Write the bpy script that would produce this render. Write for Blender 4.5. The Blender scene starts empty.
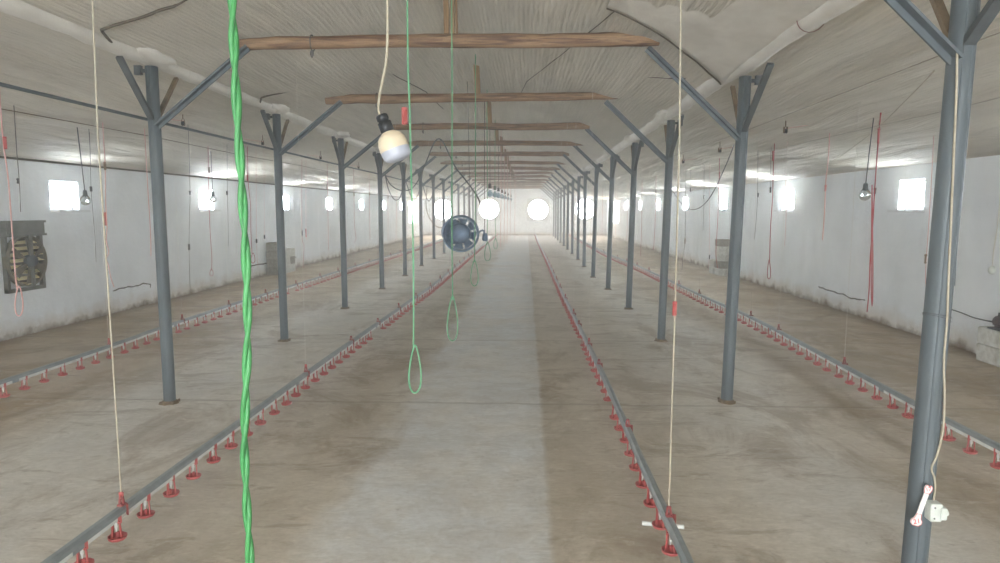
import bpy, math, random
from mathutils import Vector, noise, Matrix
random.seed(7)
C = bpy.context.scene.collection
PI = math.pi
# ------------------------------------------------------------------ camera model (metres, camera at x=0 y=0, floor z=0)
FPX, PIT, YAW, HC = 660.0, 0.1084, -0.0391, 1.8
cp, sp, cy_, sy_ = math.cos(PIT), math.sin(PIT), math.cos(YAW), math.sin(YAW)
FW = Vector((sy_*cp, cy_*cp, -sp)); RT = Vector((cy_, -sy_, 0)); UP = RT.cross(FW)
def W(px, py, X=None, Y=None, Z=None):
    d = FW + RT*((px-500)/FPX) - UP*((py-281.5)/FPX)
    t = X/d.x if X is not None else Y/d.y if Y is not None else (Z-HC)/d.z
    return Vector((0, 0, HC)) + d*t
SKY = 2.9          # brightness of the overcast daylight outside
HAZE = 0.012
PANE = 5.8
# ------------------------------------------------------------------ small helpers
def lin(c):
    return tuple(((v/255)/12.92 if v/255 <= .04045 else ((v/255+.055)/1.055)**2.4) for v in c) + (1,)
class MB:
    def __init__(s): s.v = []; s.f = []; s.sm = []; s.mi = []; s.m = 0
    def add(s, vs, fs, smooth=False):
        b = len(s.v); s.v += [tuple(v) for v in vs]
        for f in fs: s.f.append(tuple(b+i for i in f)); s.sm.append(smooth); s.mi.append(s.m)
    def box(s, x0, x1, y0, y1, z0, z1):
        vs = [(x, y, z) for x in (x0, x1) for y in (y0, y1) for z in (z0, z1)]
        s.add(vs, [(0,1,3,2), (4,6,7,5), (0,4,5,1), (2,3,7,6), (0,2,6,4), (1,5,7,3)])
    def obox(s, c, ax, ay, az):                   # oriented box, half-axes as vectors
        c, ax, ay, az = map(Vector, (c, ax, ay, az))
        vs = [c+ax*i+ay*j+az*k for i in (-1,1) for j in (-1,1) for k in (-1,1)]
        s.add(vs, [(0,1,3,2), (4,6,7,5), (0,4,5,1), (2,3,7,6), (0,2,6,4), (1,5,7,3)])
    def bar(s, a, b, w, h, up=(0, 0, 1)):
        a, b = Vector(a), Vector(b); d = (b-a); L = d.length; d.normalize(); u = Vector(up)
        x = d.cross(u); x = x.normalized() if x.length > 1e-4 else d.orthogonal().normalized(); z = x.cross(d)
        s.obox((a+b)/2, x*w/2, d*L/2, z*h/2)
    def tube(s, pts, r, n=8, cap=True, smooth=True):
        pts = [Vector(p) for p in pts]; m = len(pts)
        rr = r if isinstance(r, (list, tuple)) else [r]*m
        vs = []; x = None
        for i, p in enumerate(pts):
            d = (pts[min(i+1, m-1)]-pts[max(i-1, 0)])
            d = d.normalized() if d.length > 1e-9 else Vector((0, 0, 1))
            x = d.orthogonal().normalized() if x is None else (x-d*x.dot(d)).normalized()
            y = d.cross(x)
            vs += [p+(x*math.cos(2*PI*k/n)+y*math.sin(2*PI*k/n))*rr[i] for k in range(n)]
        fs = [(i*n+k, i*n+(k+1) % n, (i+1)*n+(k+1) % n, (i+1)*n+k) for i in range(m-1) for k in range(n)]
        s.add(vs, fs, smooth)
        if cap:
            s.add(vs[:n], [tuple(range(n-1, -1, -1))]); s.add(vs[-n:], [tuple(range(n))])
    def lathe(s, prof, c=(0, 0, 0), axis=(0, 0, 1), n=20, smooth=True):   # prof: (radius, height)
        c = Vector(c); a = Vector(axis).normalized(); x = a.orthogonal().normalized(); y = a.cross(x)
        vs = [c+a*h+(x*math.cos(2*PI*k/n)+y*math.sin(2*PI*k/n))*max(r, 1e-5) for r, h in prof for k in range(n)]
        fs = [(i*n+k, i*n+(k+1) % n, (i+1)*n+(k+1) % n, (i+1)*n+k) for i in range(len(prof)-1) for k in range(n)]
        s.add(vs, fs, smooth)
    def build(s, name, mat, parent=None, loc=None):
        me = bpy.data.meshes.new(name); me.from_pydata(s.v, [], s.f); 
        me.polygons.foreach_set('use_smooth', s.sm); me.polygons.foreach_set('material_index', s.mi)
        for q in (mat if isinstance(mat, (list, tuple)) else [mat]): me.materials.append(q)
        me.update()
        o = bpy.data.objects.new(name, me); C.objects.link(o)
        if parent: o.parent = parent
        if loc is not None: o.location = loc
        return o
def tag(o, label=None, cat=None, group=None, kind=None):
    for k, v in (('label', label), ('category', cat), ('group', group), ('kind', kind)):
        if v: o[k] = v
    return o
def empty(name, loc=(0, 0, 0), label=None, cat=None, group=None, kind=None, rz=0):
    o = bpy.data.objects.new(name, None); C.objects.link(o); o.location = loc; o.rotation_euler = (0, 0, rz)
    o.empty_display_size = .1
    return tag(o, label, cat, group, kind)
def copy_tree(o, parent=None):
    c = o.copy(); C.objects.link(c); c.parent = parent
    for ch in list(o.children): copy_tree(ch, c)
    return c
ORD = ['nearest', 'second', 'third', 'fourth', 'fifth', 'sixth', 'seventh', 'eighth', 'ninth', 'tenth', 'eleventh', 'twelfth',
       'thirteenth', 'fourteenth', 'fifteenth', 'sixteenth', 'seventeenth', 'eighteenth', 'nineteenth', 'twentieth',
       'twenty-first', 'twenty-second', 'twenty-third', 'twenty-fourth', 'twenty-fifth', 'twenty-sixth', 'twenty-seventh', 'twenty-eighth']
# ------------------------------------------------------------------ materials
def mat(name, col, rough=.6, metal=0., spec=.5, trans=0., alpha=1.):
    m = bpy.data.materials.new(name); m.use_nodes = True; b = m.node_tree.nodes['Principled BSDF']
    b.inputs['Base Color'].default_value = lin(col); b.inputs['Roughness'].default_value = rough
    b.inputs['Metallic'].default_value = metal; b.inputs['Specular IOR Level'].default_value = spec
    b.inputs['Transmission Weight'].default_value = trans; b.inputs['Alpha'].default_value = alpha
    return m
class NT:
    def __init__(s, m): s.t = m.node_tree; s.b = s.t.nodes['Principled BSDF']
    def n(s, ty, **kw):
        o = s.t.nodes.new(ty)
        for k, v in kw.items():
            if k in o.inputs.keys() and not hasattr(o, k): o.inputs[k].default_value = v
            elif hasattr(o, k): setattr(o, k, v)
            else: o.inputs[k.replace('_', ' ')].default_value = v
        return o
    def l(s, a, b): s.t.links.new(a, b)
    def coord(s, scale=(1, 1, 1), loc=(0, 0, 0)):
        g = s.n('ShaderNodeTexCoord'); m = s.n('ShaderNodeMapping'); m.inputs['Scale'].default_value = scale; m.inputs['Location'].default_value = loc
        s.l(g.outputs['Object'], m.inputs['Vector']); return m.outputs['Vector']
    def noise(s, scale, detail=4, vs=(1, 1, 1), rough=.55, dist=0, loc=(0, 0, 0)):
        o = s.n('ShaderNodeTexNoise'); o.inputs['Scale'].default_value = scale; o.inputs['Detail'].default_value = detail
        o.inputs['Roughness'].default_value = rough; o.inputs['Distortion'].default_value = dist
        s.l(s.coord(vs, loc), o.inputs['Vector']); return o.outputs['Fac']
    def ramp(s, f, stops, interp='LINEAR'):
        o = s.n('ShaderNodeValToRGB'); r = o.color_ramp; r.interpolation = interp
        while len(r.elements) < len(stops): r.elements.new(.5)
        for e, (p, c) in zip(r.elements, stops): e.position = p; e.color = c if len(c) == 4 else lin(c)
        s.l(f, o.inputs['Fac']); return o.outputs['Color']
    def mix(s, f, a, b, mode='MIX'):
        o = s.n('ShaderNodeMix', data_type='RGBA', blend_type=mode)
        for sock, v in ((o.inputs[0], f), (o.inputs[6], a), (o.inputs[7], b)):
            if isinstance(v, (int, float)): sock.default_value = v
            elif isinstance(v, tuple): sock.default_value = v if len(v) == 4 else lin(v)
            else: s.l(v, sock)
        return o.outputs[2]
    def math(s, op, a, b=None, c=None, clamp=False):
        o = s.n('ShaderNodeMath', operation=op, use_clamp=clamp)
        for i, v in enumerate((a, b, c)):
            if v is None: continue
            if isinstance(v, (int, float)): o.inputs[i].default_value = v
            else: s.l(v, o.inputs[i])
        return o.outputs[0]
    def sep(s, vec=None):
        o = s.n('ShaderNodeSeparateXYZ'); s.l(vec or s.coord(), o.inputs[0]); return o.outputs
    def maprange(s, v, a, b, c=0, d=1):
        o = s.n('ShaderNodeMapRange'); s.l(v, o.inputs[0])
        for i, q in enumerate((a, b, c, d)): o.inputs[i+1].default_value = q
        return o.outputs[0]
    def bump(s, h, strength=.3, dist=.02):
        o = s.n('ShaderNodeBump'); o.inputs['Strength'].default_value = strength; o.inputs['Distance'].default_value = dist
        s.l(h, o.inputs['Height']); s.l(o.outputs[0], s.b.inputs['Normal'])
    def col(s, c): s.l(c, s.b.inputs['Base Color'])
BLK, WHT = (0, 0, 0, 1), (1, 1, 1, 1)
def m_floor():
    m = mat('floor_concrete', (150, 140, 125), .62, spec=.5); t = NT(m)
    x, y, z = t.sep()
    wob = t.math('MULTIPLY_ADD', t.noise(.45, 5, (1, .35, 1)), 1.7, -.85)
    wob2 = t.math('MULTIPLY_ADD', t.noise(3, 4), .3, -.15)
    xd = t.math('ADD', t.math('ADD', x, wob), wob2)
    f = t.maprange(xd, -7.2, 5.65)
    def p(v): return (v+7.2)/12.85
    A = (158, 136, 104); B = (164, 149, 126); G = (198, 193, 184); H = (180, 171, 156)
    base = t.ramp(f, [(0, A), (p(-4.7), A), (p(-4.25), B), (p(-3.75), G), (p(-2.5), G), (p(-1.9), H), (p(.3), H), (p(1.2), H), (p(1.6), G), (p(2.3), G), (p(2.9), B), (p(3.7), B), (p(4.2), A), (1, A)])
    # the swept pale lane in the middle: ragged left edge, straight right edge
    xs = t.math('ADD', x, t.math('MULTIPLY_ADD', t.noise(1.6, 7, (1, .6, 1), .65), .9, -.45))
    xr = t.math('ADD', x, t.math('MULTIPLY_ADD', t.noise(4, 4), .06, -.03))
    lane = t.math('MULTIPLY', t.maprange(xs, -1.25, -1.0), t.maprange(xr, .17, .13))
    base = t.mix(t.math('MULTIPLY', lane, .9), base, (208, 210, 210))
    nl = t.math('SUBTRACT', 1, t.math('MULTIPLY', lane, .75))
    # a browner strip hugging the straight edge of the lane and dark tracks beside the drinker lines
    tr = t.math('MULTIPLY', t.maprange(xr, .13, .18), t.maprange(xs, .95, .25))
    base = t.mix(t.math('MULTIPLY', tr, .32), base, (158, 140, 114))
    tr2 = t.math('MULTIPLY', t.maprange(xs, -1.9, -1.55), t.maprange(xs, -.95, -1.3))
    base = t.mix(t.math('MULTIPLY', tr2, .22), base, (158, 142, 120))
    s1 = t.ramp(t.noise(1.1, 9, (1, .8, 1), .66), [(.42, BLK), (.58, WHT)])
    base = t.mix(t.math('MULTIPLY', s1, .4), base, (216, 207, 192))
    s2 = t.ramp(t.noise(.8, 10, (1, .6, 1), .72, 1.4, (5, 3, 0)), [(.5, BLK), (.6, WHT)])
    base = t.mix(t.math('MULTIPLY', t.math('MULTIPLY', s2, .5), nl), base, (128, 106, 78))
    s3 = t.ramp(t.noise(2.4, 9, (.5, 1.3, 1), .74, .8, (2, 9, 0)), [(.54, BLK), (.61, WHT)])
    base = t.mix(t.math('MULTIPLY', t.math('MULTIPLY', s3, .5), nl), base, (132, 116, 94))
    s4 = t.ramp(t.noise(11, 6, (1, 1, 1), .75), [(.62, BLK), (.67, WHT)])
    base = t.mix(t.math('MULTIPLY', s4, .38), base, (112, 98, 80))
    s5 = t.ramp(t.noise(7, 6, (.6, 1.5, 1), .75, 1, (8, 1, 0)), [(.57, BLK), (.64, WHT)])
    base = t.mix(t.math('MULTIPLY', s5, .3), base, (224, 218, 206))
    # cast joints across the house at every post
    yd = t.math('ADD', y, t.math('MULTIPLY_ADD', t.noise(1.5, 4), .16, -.08))
    yy = t.math('PINGPONG', yd, 1.5)
    j = t.maprange(yy, .035, .0)
    base = t.mix(t.math('MULTIPLY', j, .45), base, (110, 98, 82))
    # broad damp band just in front of the camera
    # dirt swept against the side walls
    dw = t.math('MINIMUM', t.math('ADD', x, 7.2), t.math('SUBTRACT', 5.65, x))
    dw = t.math('ADD', dw, t.math('MULTIPLY_ADD', t.noise(2.2, 6), .5, -.25))
    base = t.mix(t.math('MULTIPLY', t.maprange(dw, .38, .02), .75), base, (110, 88, 62))
    gr = t.ramp(t.noise(26, 8, (.7, 1.3, 1), .8), [(.4, BLK), (.62, WHT)])
    base = t.mix(t.math('MULTIPLY', gr, .26), base, (120, 108, 90))
    gr2 = t.ramp(t.noise(4.5, 9, (.8, 1.2, 1), .8, .5, (1, 7, 0)), [(.47, BLK), (.56, WHT)])
    base = t.mix(t.math('MULTIPLY', gr2, .2), base, (142, 128, 106))
    t.col(base)
    h = t.math('ADD', t.noise(5, 8, rough=.65), t.math('MULTIPLY', j, -.4))
    t.bump(h, .35, .02); return m
def m_wall():
    m = mat('limewashed_wall', (212, 213, 211), .9, spec=.2); t = NT(m)
    x, y, z = t.sep()
    base = t.mix(t.ramp(t.noise(1.3, 6, rough=.6), [(.35, BLK), (.75, WHT)]), (226, 229, 231), (210, 213, 215))
    # faint vertical runs
    st = t.ramp(t.noise(2.5, 4, (1, 1, .08)), [(.5, BLK), (.8, WHT)])
    base = t.mix(t.math('MULTIPLY', st, .3), base, (200, 199, 195))
    zz = t.math('ADD', z, t.math('MULTIPLY_ADD', t.noise(2.6, 7, rough=.7), -.55, .27))
    base = t.mix(t.math('MULTIPLY', t.maprange(zz, .3, .06), .45), base, (176, 156, 124))
    base = t.mix(t.math('MULTIPLY', t.maprange(zz, .1, -.04), .9), base, (104, 84, 60))
    sp_ = t.ramp(t.noise(30, 3), [(.73, BLK), (.78, WHT)])
    base = t.mix(t.math('MULTIPLY', sp_, .25), base, (110, 104, 96))
    t.col(base); t.bump(t.noise(9, 7, rough=.6), .4, .02); return m
def m_film(name, col, ribs, dark=None):
    m = mat(name, col, .55, spec=.35); t = NT(m)
    x, y, z = t.sep()
    xd = t.math('ADD', x, t.math('MULTIPLY_ADD', t.noise(.8, 3, (1, .3, 1)), .035, -.0175))
    w = t.math('SINE', t.math('MULTIPLY', xd, 2*PI/.043))
    n1 = t.ramp(t.noise(.9, 6, (1.4, .5, 1), .6), [(.3, BLK), (.75, WHT)])
    c1 = col; c2 = tuple(int(v*.88) for v in col)
    base = t.mix(n1, c1, c2)
    st = t.ramp(t.noise(2.4, 5, (5, .25, 1)), [(.5, BLK), (.75, WHT)])
    base = t.mix(t.math('MULTIPLY', st, .35), base, tuple(int(v*.8) for v in col))
    base = t.mix(t.math('MULTIPLY', t.maprange(w, -1, 1), .14*ribs), base, tuple(int(v*.72) for v in col))
    t.col(base)
    h = t.math('ADD', t.math('MULTIPLY', w, .12*ribs), t.math('MULTIPLY', t.noise(1.6, 7, (4.5, .5, 1), .65), 5.0))
    t.bump(h, .55, .03)
    t.b.inputs['Roughness'].default_value = .7
    return m
def m_noise(name, c1, c2, scale=8, vs=(1, 1, 1), rough=.6, metal=0., bump=.15, spec=.5, lo=.35, hi=.7):
    m = mat(name, c1, rough, metal, spec); t = NT(m); f = t.noise(scale, 6, vs, .6)
    t.col(t.ramp(f, [(lo, c1), (hi, c2)])); t.bump(f, bump, .01); return m
M = {}
M['floor'] = m_floor(); M['wall'] = m_wall()
M['film_nave'] = m_film('ribbed_ceiling_film', (222, 216, 204), 1.0)
M['film_aisle'] = m_film('pleated_ceiling_film', (212, 205, 191), .8)
M['dull'] = mat('dull_grey_brown_wire', (150, 142, 128), .8)
M['wrap'] = m_noise('smooth_film_wrap', (218, 214, 206), (196, 190, 180), 4, (1, .6, 1), .5, bump=.35)
M['steel'] = m_noise('grey_painted_steel', (90, 98, 102), (78, 85, 88), 7, (1, 1, .35), .5, .1, .05)
M['steel_dk'] = m_noise('dark_steel', (84, 90, 92), (68, 70, 70), 9, (1, 1, 1), .55, .2, .08)
M['rust'] = m_noise('rusty_steel', (126, 108, 84), (92, 76, 60), 14, (1, 1, .4), .75, 0, .2)
M['dirt'] = m_noise('caked_dirt', (128, 110, 84), (88, 72, 54), 30, (1, 1, 1), .9, 0, .5)
def m_log():
    m = mat('peeled_log_wood', (140, 108, 84), .75, spec=.25); t = NT(m)
    a = t.noise(6, 7, (.35, 5, 5), .6, .6)
    c = t.ramp(a, [(.3, (70, 52, 42)), (.43, (116, 90, 72)), (.56, (158, 130, 102)), (.68, (86, 66, 50))])
    b = t.ramp(t.noise(1.6, 3, (1, 2, 2)), [(.35, WHT), (.6, BLK)])
    c = t.mix(t.math('MULTIPLY', b, .45), c, (108, 88, 74)); t.col(c); t.bump(a, .5, .02); return m
M['log'] = m_log()
M['lath'] = m_noise('old_lath_wood', (150, 122, 88), (108, 84, 60), 12, (6, 6, .5), .75, 0, .3)
M['alu'] = m_noise('dull_aluminium_rail', (142, 148, 149), (122, 128, 128), 10, (1, 1, 1), .45, .3, .08)
M['pvc'] = m_noise('white_pvc', (214, 216, 212), (190, 190, 184), 9, (1, 1, 1), .45, 0, .05)
M['red'] = m_noise('red_plastic', (176, 84, 80), (150, 66, 64), 25, (1, 1, 1), .45, 0, .05)
M['clip'] = mat('dull_dark_red_plastic', (128, 60, 56), .55)
M['redcord'] = mat('red_cord', (158, 64, 68), .8)
M['pinkcord'] = mat('faded_pink_cord', (204, 158, 152), .8)
M['darkcord'] = mat('dark_cord', (88, 84, 80), .8)
M['cream'] = m_noise('cream_cord', (172, 163, 144), (152, 142, 122), 40, (1, 1, 1), .7, 0, .1)
M['pale'] = mat('pale_cord', (206, 202, 192), .8)
M['green'] = m_noise('bright_green_rope', (64, 136, 76), (44, 108, 56), 60, (1, 1, .3), .5, 0, .3)
M['greencord'] = mat('green_cord', (96, 150, 112), .7)
M['black'] = mat('black_rubber', (34, 36, 38), .45)
M['cable'] = mat('grey_black_cable', (66, 68, 70), .6)
M['fan'] = m_noise('haze_tinted_dark_metal', (112, 130, 150), (92, 108, 126), 12, (1, 1, 1), .4, .4, .05)  # dark drum fan metal, with the haze's pale blue put into its colour
M['galv'] = m_noise('dusty_galvanised_sheet', (112, 112, 106), (88, 88, 80), 8, (1, 1, 1), .6, .2, .15)
M['tan'] = m_noise('dusty_tan_metal', (112, 104, 88), (84, 78, 64), 10, (1, 1, 1), .6, .1, .15)
M['lit_slat'] = mat('daylit_slat_metal', (250, 238, 200), .4)  # daylight coming through the shutter is put into this pale slat colour
M['block'] = m_noise('grey_concrete_block', (150, 144, 132), (108, 102, 92), 22, (1, 1, 1), .95, 0, .6)
M['block_white'] = m_noise('limewashed_block', (206, 206, 200), (170, 166, 154), 12, (1, 1, 1), .9, 0, .4)
M['frame'] = m_noise('white_window_frame', (208, 210, 210), (190, 192, 192), 9, (1, 1, 1), .5, 0, .05)
M['socket_box'] = m_noise('dusty_white_plastic', (206, 210, 202), (186, 190, 180), 30, (1, 1, 1), .45, 0, .05)
M['bulb_cream'] = mat('warm_frosted_bulb', (200, 186, 160), .45)
M['bulb_white'] = mat('cool_white_diffuser', (164, 167, 178), .45)
M['bulb_blue'] = m_noise('blue_grey_bulb_glass', (150, 170, 180), (130, 150, 162), 9, (1, 1, 1), .2, 0, .02)
g = M['glass'] = mat('clear_bulb_glass', (235, 240, 240), .04, trans=1.0); g.node_tree.nodes['Principled BSDF'].inputs['IOR'].default_value = 1.25
M['crack'] = mat('dark_wall_crack', (74, 70, 64), .95)
M['seam'] = mat('dark_film_edge', (88, 80, 70), .9)
M['tagwhite'] = mat('white_plastic_tag', (226, 222, 218), .35)
M['tagred'] = mat('red_print', (206, 66, 66), .5)
p = M['pane'] = mat('daylit_pane', (240, 240, 240), .5)
b = p.node_tree.nodes['Principled BSDF']; b.inputs['Emission Color'].default_value = (.85, .935, 1, 1); b.inputs['Emission Strength'].default_value = PANE
p = M['pane_bright'] = p.copy(); p.node_tree.nodes['Principled BSDF'].inputs['Emission Strength'].default_value = PANE*3.4
p = M['pane_tall'] = p.copy(); p.node_tree.nodes['Principled BSDF'].inputs['Emission Strength'].default_value = 2.8; p.node_tree.nodes['Principled BSDF'].inputs['Emission Color'].default_value = (1, .97, .91, 1)
# ------------------------------------------------------------------ setting
XL, XR, YN, YF = -7.2, 5.65, -6.0, 46.8
PL, PR, RG = -3.36, 1.88, -0.75
def struct(o): o['kind'] = 'structure'; return o
f = MB(); nx, ny = 40, 140
f.add([(XL-.2+(XR-XL+.4)*i/nx, YN+(YF-YN)*j/ny, 0) for j in range(ny+1) for i in range(nx+1)],
      [(j*(nx+1)+i, j*(nx+1)+i+1, (j+1)*(nx+1)+i+1, (j+1)*(nx+1)+i) for j in range(ny) for i in range(nx)])
f.box(XL-.3, XR+.3, YN-.2, YF+.3, -.3, -.02)
struct(f.build('floor', M['floor']))
LWIN = [0.95, 5.5, 10.12, 14.74, 19.62, 24.1, 28.85, 33.45, 38.0]
RWIN = [0.9, 5.45, 10.0, 14.6, 19.28, 23.8, 28.6, 33.1, 37.65]
WZ0, WZ1, WH = 1.80, 2.24, .32
TALL = (40.6, 43.6, .95, 2.36)
def side_wall(name, xa, xb, wins, ztop):
    b = MB(); ops = [(y-WH, y+WH, WZ0, WZ1) for y in wins]+[TALL]
    y = YN-.2
    for (a, c, z0, z1) in ops:
        b.box(xa, xb, y, a, 0, ztop); b.box(xa, xb, a, c, 0, z0); b.box(xa, xb, a, c, z1, ztop); y = c
    b.box(xa, xb, y, YF+.2, 0, ztop)
    return struct(b.build(name, M['wall']))
side_wall('wall_left', XL-.2, XL, LWIN, 2.62)
side_wall('wall_right', XR, XR+.2, RWIN, 2.55)
def ztop_prof(X):       # ceiling film height across the house
    if X < PL: return 2.53+(X-XL)/(PL-XL)*(3.13-2.53)
    if X < RG: return 3.13+(X-PL)/(RG-PL)*(3.74-3.13)
    if X < PR: return 3.74+(X-RG)/(PR-RG)*(3.06-3.74)
    return 3.06+(X-PR)/(XR-PR)*(2.45-3.06)
FANS = [(-5.87, 1.80), (-2.61, 1.84), (.85, 1.80), (4.14, 1.84)]
b = MB(); x = XL-.2; R0 = .74
for (fx, fz) in FANS:
    b.box(x, fx-R0, YF, YF+.25, 0, 4.0); b.box(fx-R0, fx+R0, YF, YF+.25, 0, fz-R0); b.box(fx-R0, fx+R0, YF, YF+.25, fz+R0, 4.0); x = fx+R0
b.box(x, XR+.2, YF, YF+.25, 0, 4.0)
struct(b.build('wall_far', M['wall']))
b = MB(); DX0, DX1, DZ = -3.6, 2.1, 2.75      # the house's wide entrance behind the camera
b.box(XL-.2, DX0, YN-.2, YN, 0, 4); b.box(DX1, XR+.2, YN-.2, YN, 0, 4); b.box(DX0, DX1, YN-.2, YN, DZ, 4)
struct(b.build('wall_near', M['wall']))
# ceiling films: aisle sheets are pleated along the house, the nave sheet is ribbed
def ceil_sheet(name, xa, xb, nx, m, amp, sag):
    b = MB(); ny = 330; vs = []
    for j in range(ny+1):
        y = YN+(YF-YN)*j/ny
        for i in range(nx+1):
            x = xa+(xb-xa)*i/nx
            u = (x-xa)/(xb-xa); edge = min(1, min(u, 1-u)*9)
            z = ztop_prof(x)+amp*edge*(noise.noise((x*2.6, y*.33, 1.7))*1.1+noise.noise((x*8.5, y*.7, 4.1))*.6+noise.noise((x*1.0, y*1.1, 9.0))*.8)
            z -= sag*edge*abs(math.sin((y)/3*PI))
            z += (.035*noise.noise((x*.3+3, y*.45, 7))) * (0 if edge < .3 else 1)*edge
            vs.append((x, y, z))
    b.add(vs, [(j*(nx+1)+i, (j+1)*(nx+1)+i, (j+1)*(nx+1)+i+1, j*(nx+1)+i+1) for j in range(ny) for i in range(nx)], True)
    return struct(b.build(name, m))
ceil_sheet('ceiling_left', XL-.02, PL, 64, M['film_aisle'], .045, .02)
ceil_sheet('ceiling', PL, PR, 84, M['film_nave'], .025, .025)
ceil_sheet('ceiling_right', PR, XR+.02, 64, M['film_aisle'], .045, .02)
b = MB(); b.box(XL-.4, XR+.4, YN-.3, YF+.4, 4.0, 4.1); struct(b.build('ceiling_outer', M['galv']))
# window units
def window(i, x, y, side):
    # side -1: left wall (outside is -x), +1: right wall
    r = empty('window_%d' % i, (x, y, WZ0)); r['kind'] = 'structure'
    s = side; h = WZ1-WZ0
    b = MB(); t = .035
    xo = (.10*s, .15*s); xo = (min(xo), max(xo))
    b.box(xo[0], xo[1], -WH, -WH+t, 0, h); b.box(xo[0], xo[1], WH-t, WH, 0, h); b.box(xo[0], xo[1], -WH, WH, 0, t); b.box(xo[0], xo[1], -WH, WH, h-t, h)
    b.build('window_frame', M['frame'], r)
    b = MB(); q = sorted((.12*s, .13*s)); b.box(q[0], q[1], -WH+t*.8, WH-t*.8, t*.8, h-t*.8); b.build('window_pane', M['pane' if y < 12 else 'pane_bright'], r)
    b = MB(); q = sorted((-.15*s, .10*s)); b.box(q[0], q[1], -WH-.03, WH+.03, -.04, -.003); b.build('window_sill', M['frame'], r)
n = 1
for y in LWIN: window(n, XL, y, -1); n += 1
for y in RWIN: window(n, XR, y, 1); n += 1
def tall(i, x, s):
    r = empty('window_%d' % i, (x, TALL[0], TALL[2])); r['kind'] = 'structure'; L = TALL[1]-TALL[0]; h = TALL[3]-TALL[2]
    b = MB(); q = sorted((.1*s, .15*s)); t = .05
    for k in range(4): yk = (L-t)*k/3; b.box(q[0], q[1], yk, yk+t, 0, h)
    b.box(q[0], q[1], 0, L, 0, t); b.box(q[0], q[1], 0, L, h-t, h); b.build('window_frame', M['frame'], r)
    b = MB(); q = sorted((.12*s, .13*s)); b.box(q[0], q[1], .01, L-.01, .01, h-.01); b.build('window_pane', M['pane_tall'], r)
tall(n, XL, -1); tall(n+1, XR, 1)
# ------------------------------------------------------------------ steel posts
posts_l = [(170, 403), (284.5, 341), (345, 308.5), (382, 289), (405, 276), (421.5, 266)]
posts_r = [(726.5, 402), (661, 341), (628.5, 309), (608, 289.5), (593, 277.5), (584, 267)]
PLs = [W(*p, Z=0) for p in posts_l]; PRs = [W(*p, Z=0) for p in posts_r]
while len(PLs) < 14: q = PLs[-1]; PLs.append(Vector((PL, q.y+(45.0-q.y)/(14-len(PLs)), 0)))
while len(PRs) < 14: q = PRs[-1]; PRs.append(Vector((PR, q.y+(45.0-q.y)/(14-len(PRs)), 0)))
near = W(935.5, 281, Y=3.0)+Vector((-.008, 0, 0)); near = Vector((near.x, 3.0, 0))
def post_shaft(h):
    b = MB(); n = 22; rr = .053
    b.lathe([(rr, 0), (rr, h*.25), (rr, h*.5), (rr, h*.75), (rr, h), (rr-.004, h), (rr-.004, h-.05)], (0, 0, 0), (0, 0, 1), n)
    b.lathe([(rr-.004, h-.01), (.0001, h-.01)], n=n, smooth=False)
    for a in (-1.25, -1.95): b.box(rr*math.cos(a)-.0035, rr*math.cos(a)+.0035, rr*math.sin(a)-.002, rr*math.sin(a)+.004, .01, h-.01)
    return b
CR_L, CR_R = 2.60, 2.50
def make_post(name, s, loc, htop, crotch, label, group):
    """s = +1: the middle of the house lies to +x"""
    t = empty(name, loc, label, 'post', group)
    post_shaft(htop).build('shaft', M['steel'], t)
    # diagonal towards the tie log, fore and aft struts under the purlin
    b = MB(); b.bar((s*.03, -.035, crotch-.06), (s*.88, -.035, 3.215), .012, .06, (0, 1, 0)); b.bar((s*.03, -.012, crotch-.06), (s*.88, -.012, 3.215), .068, .012, (0, 1, 0)); b.build('diagonal_brace', M['steel'], t)
    b = MB(); b.bar((0, -.04, crotch), (0, -.47 if s > 0 else -.62, htop-.02), .05, .03); b.build('front_strut', M['steel_dk'], t)
    b = MB(); b.bar((0, .04, crotch), (0, .42 if s > 0 else .36, htop-.02), .04, .025); b.build('rear_strut', M['rust'], t)
    b = MB(); b.box(-s*.12-.03, -s*.12+.03, -.02, .02, htop-.07, htop+.01); b.bar((-s*.05, 0, htop-.035), (-s*.13, 0, htop-.035), .02, .03); b.build('cap_bracket', M['steel_dk'], t)
    b = MB(); b.box(-.064, .064, -.064, .064, 0, .008)
    for q in ((-.058, -.056), (.058, -.056), (-.058, .056), (.058, .056)): b.lathe([(.011, .012), (.011, .026), (.0001, .026)], (q[0], q[1], 0), n=6, smooth=False)
    b.build('base_plate', M['rust'], t)
    b = MB(); rnd = random.Random(int(loc[1]*10)); pts = []
    for k in range(16): a = 2*PI*k/16; pts.append((a, .066+.035*rnd.random()))
    b.add([(r*math.cos(a), r*math.sin(a), .001) for a, r in pts]+[(.058*math.cos(a), .058*math.sin(a), .03) for a, r in pts], [(k, (k+1) % 16, 16+(k+1) % 16, 16+k) for k in range(16)], True)
    b.build('dirt_collar', M['dirt'], t)
    return t
POSTS = []
for k, q in enumerate(PLs):
    POSTS.append(make_post('steel_post', 1, (q.x, q.y, 0), 3.06, CR_L, 'grey steel roof post in the left row, %s from the camera' % ORD[k], 'steel posts of the left row'))
for k, q in enumerate(PRs):
    POSTS.append(make_post('steel_post', -1, (q.x, q.y, 0), 2.98, CR_R, 'grey steel roof post in the right row, %s beyond the one with the socket' % (ORD[k] if k else 'first'), 'steel posts of the right row'))
LEAN = .019
for q, o_ in zip(PRs[:5], POSTS[14:19]): o_.rotation_euler = (0, LEAN, 0)
NP = make_post('steel_post', -1, near, 2.98, CR_R, 'large grey steel post at the right with a white socket box and cable on it', 'steel posts of the right row')
NP.rotation_euler = (0, .019, 0)
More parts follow.
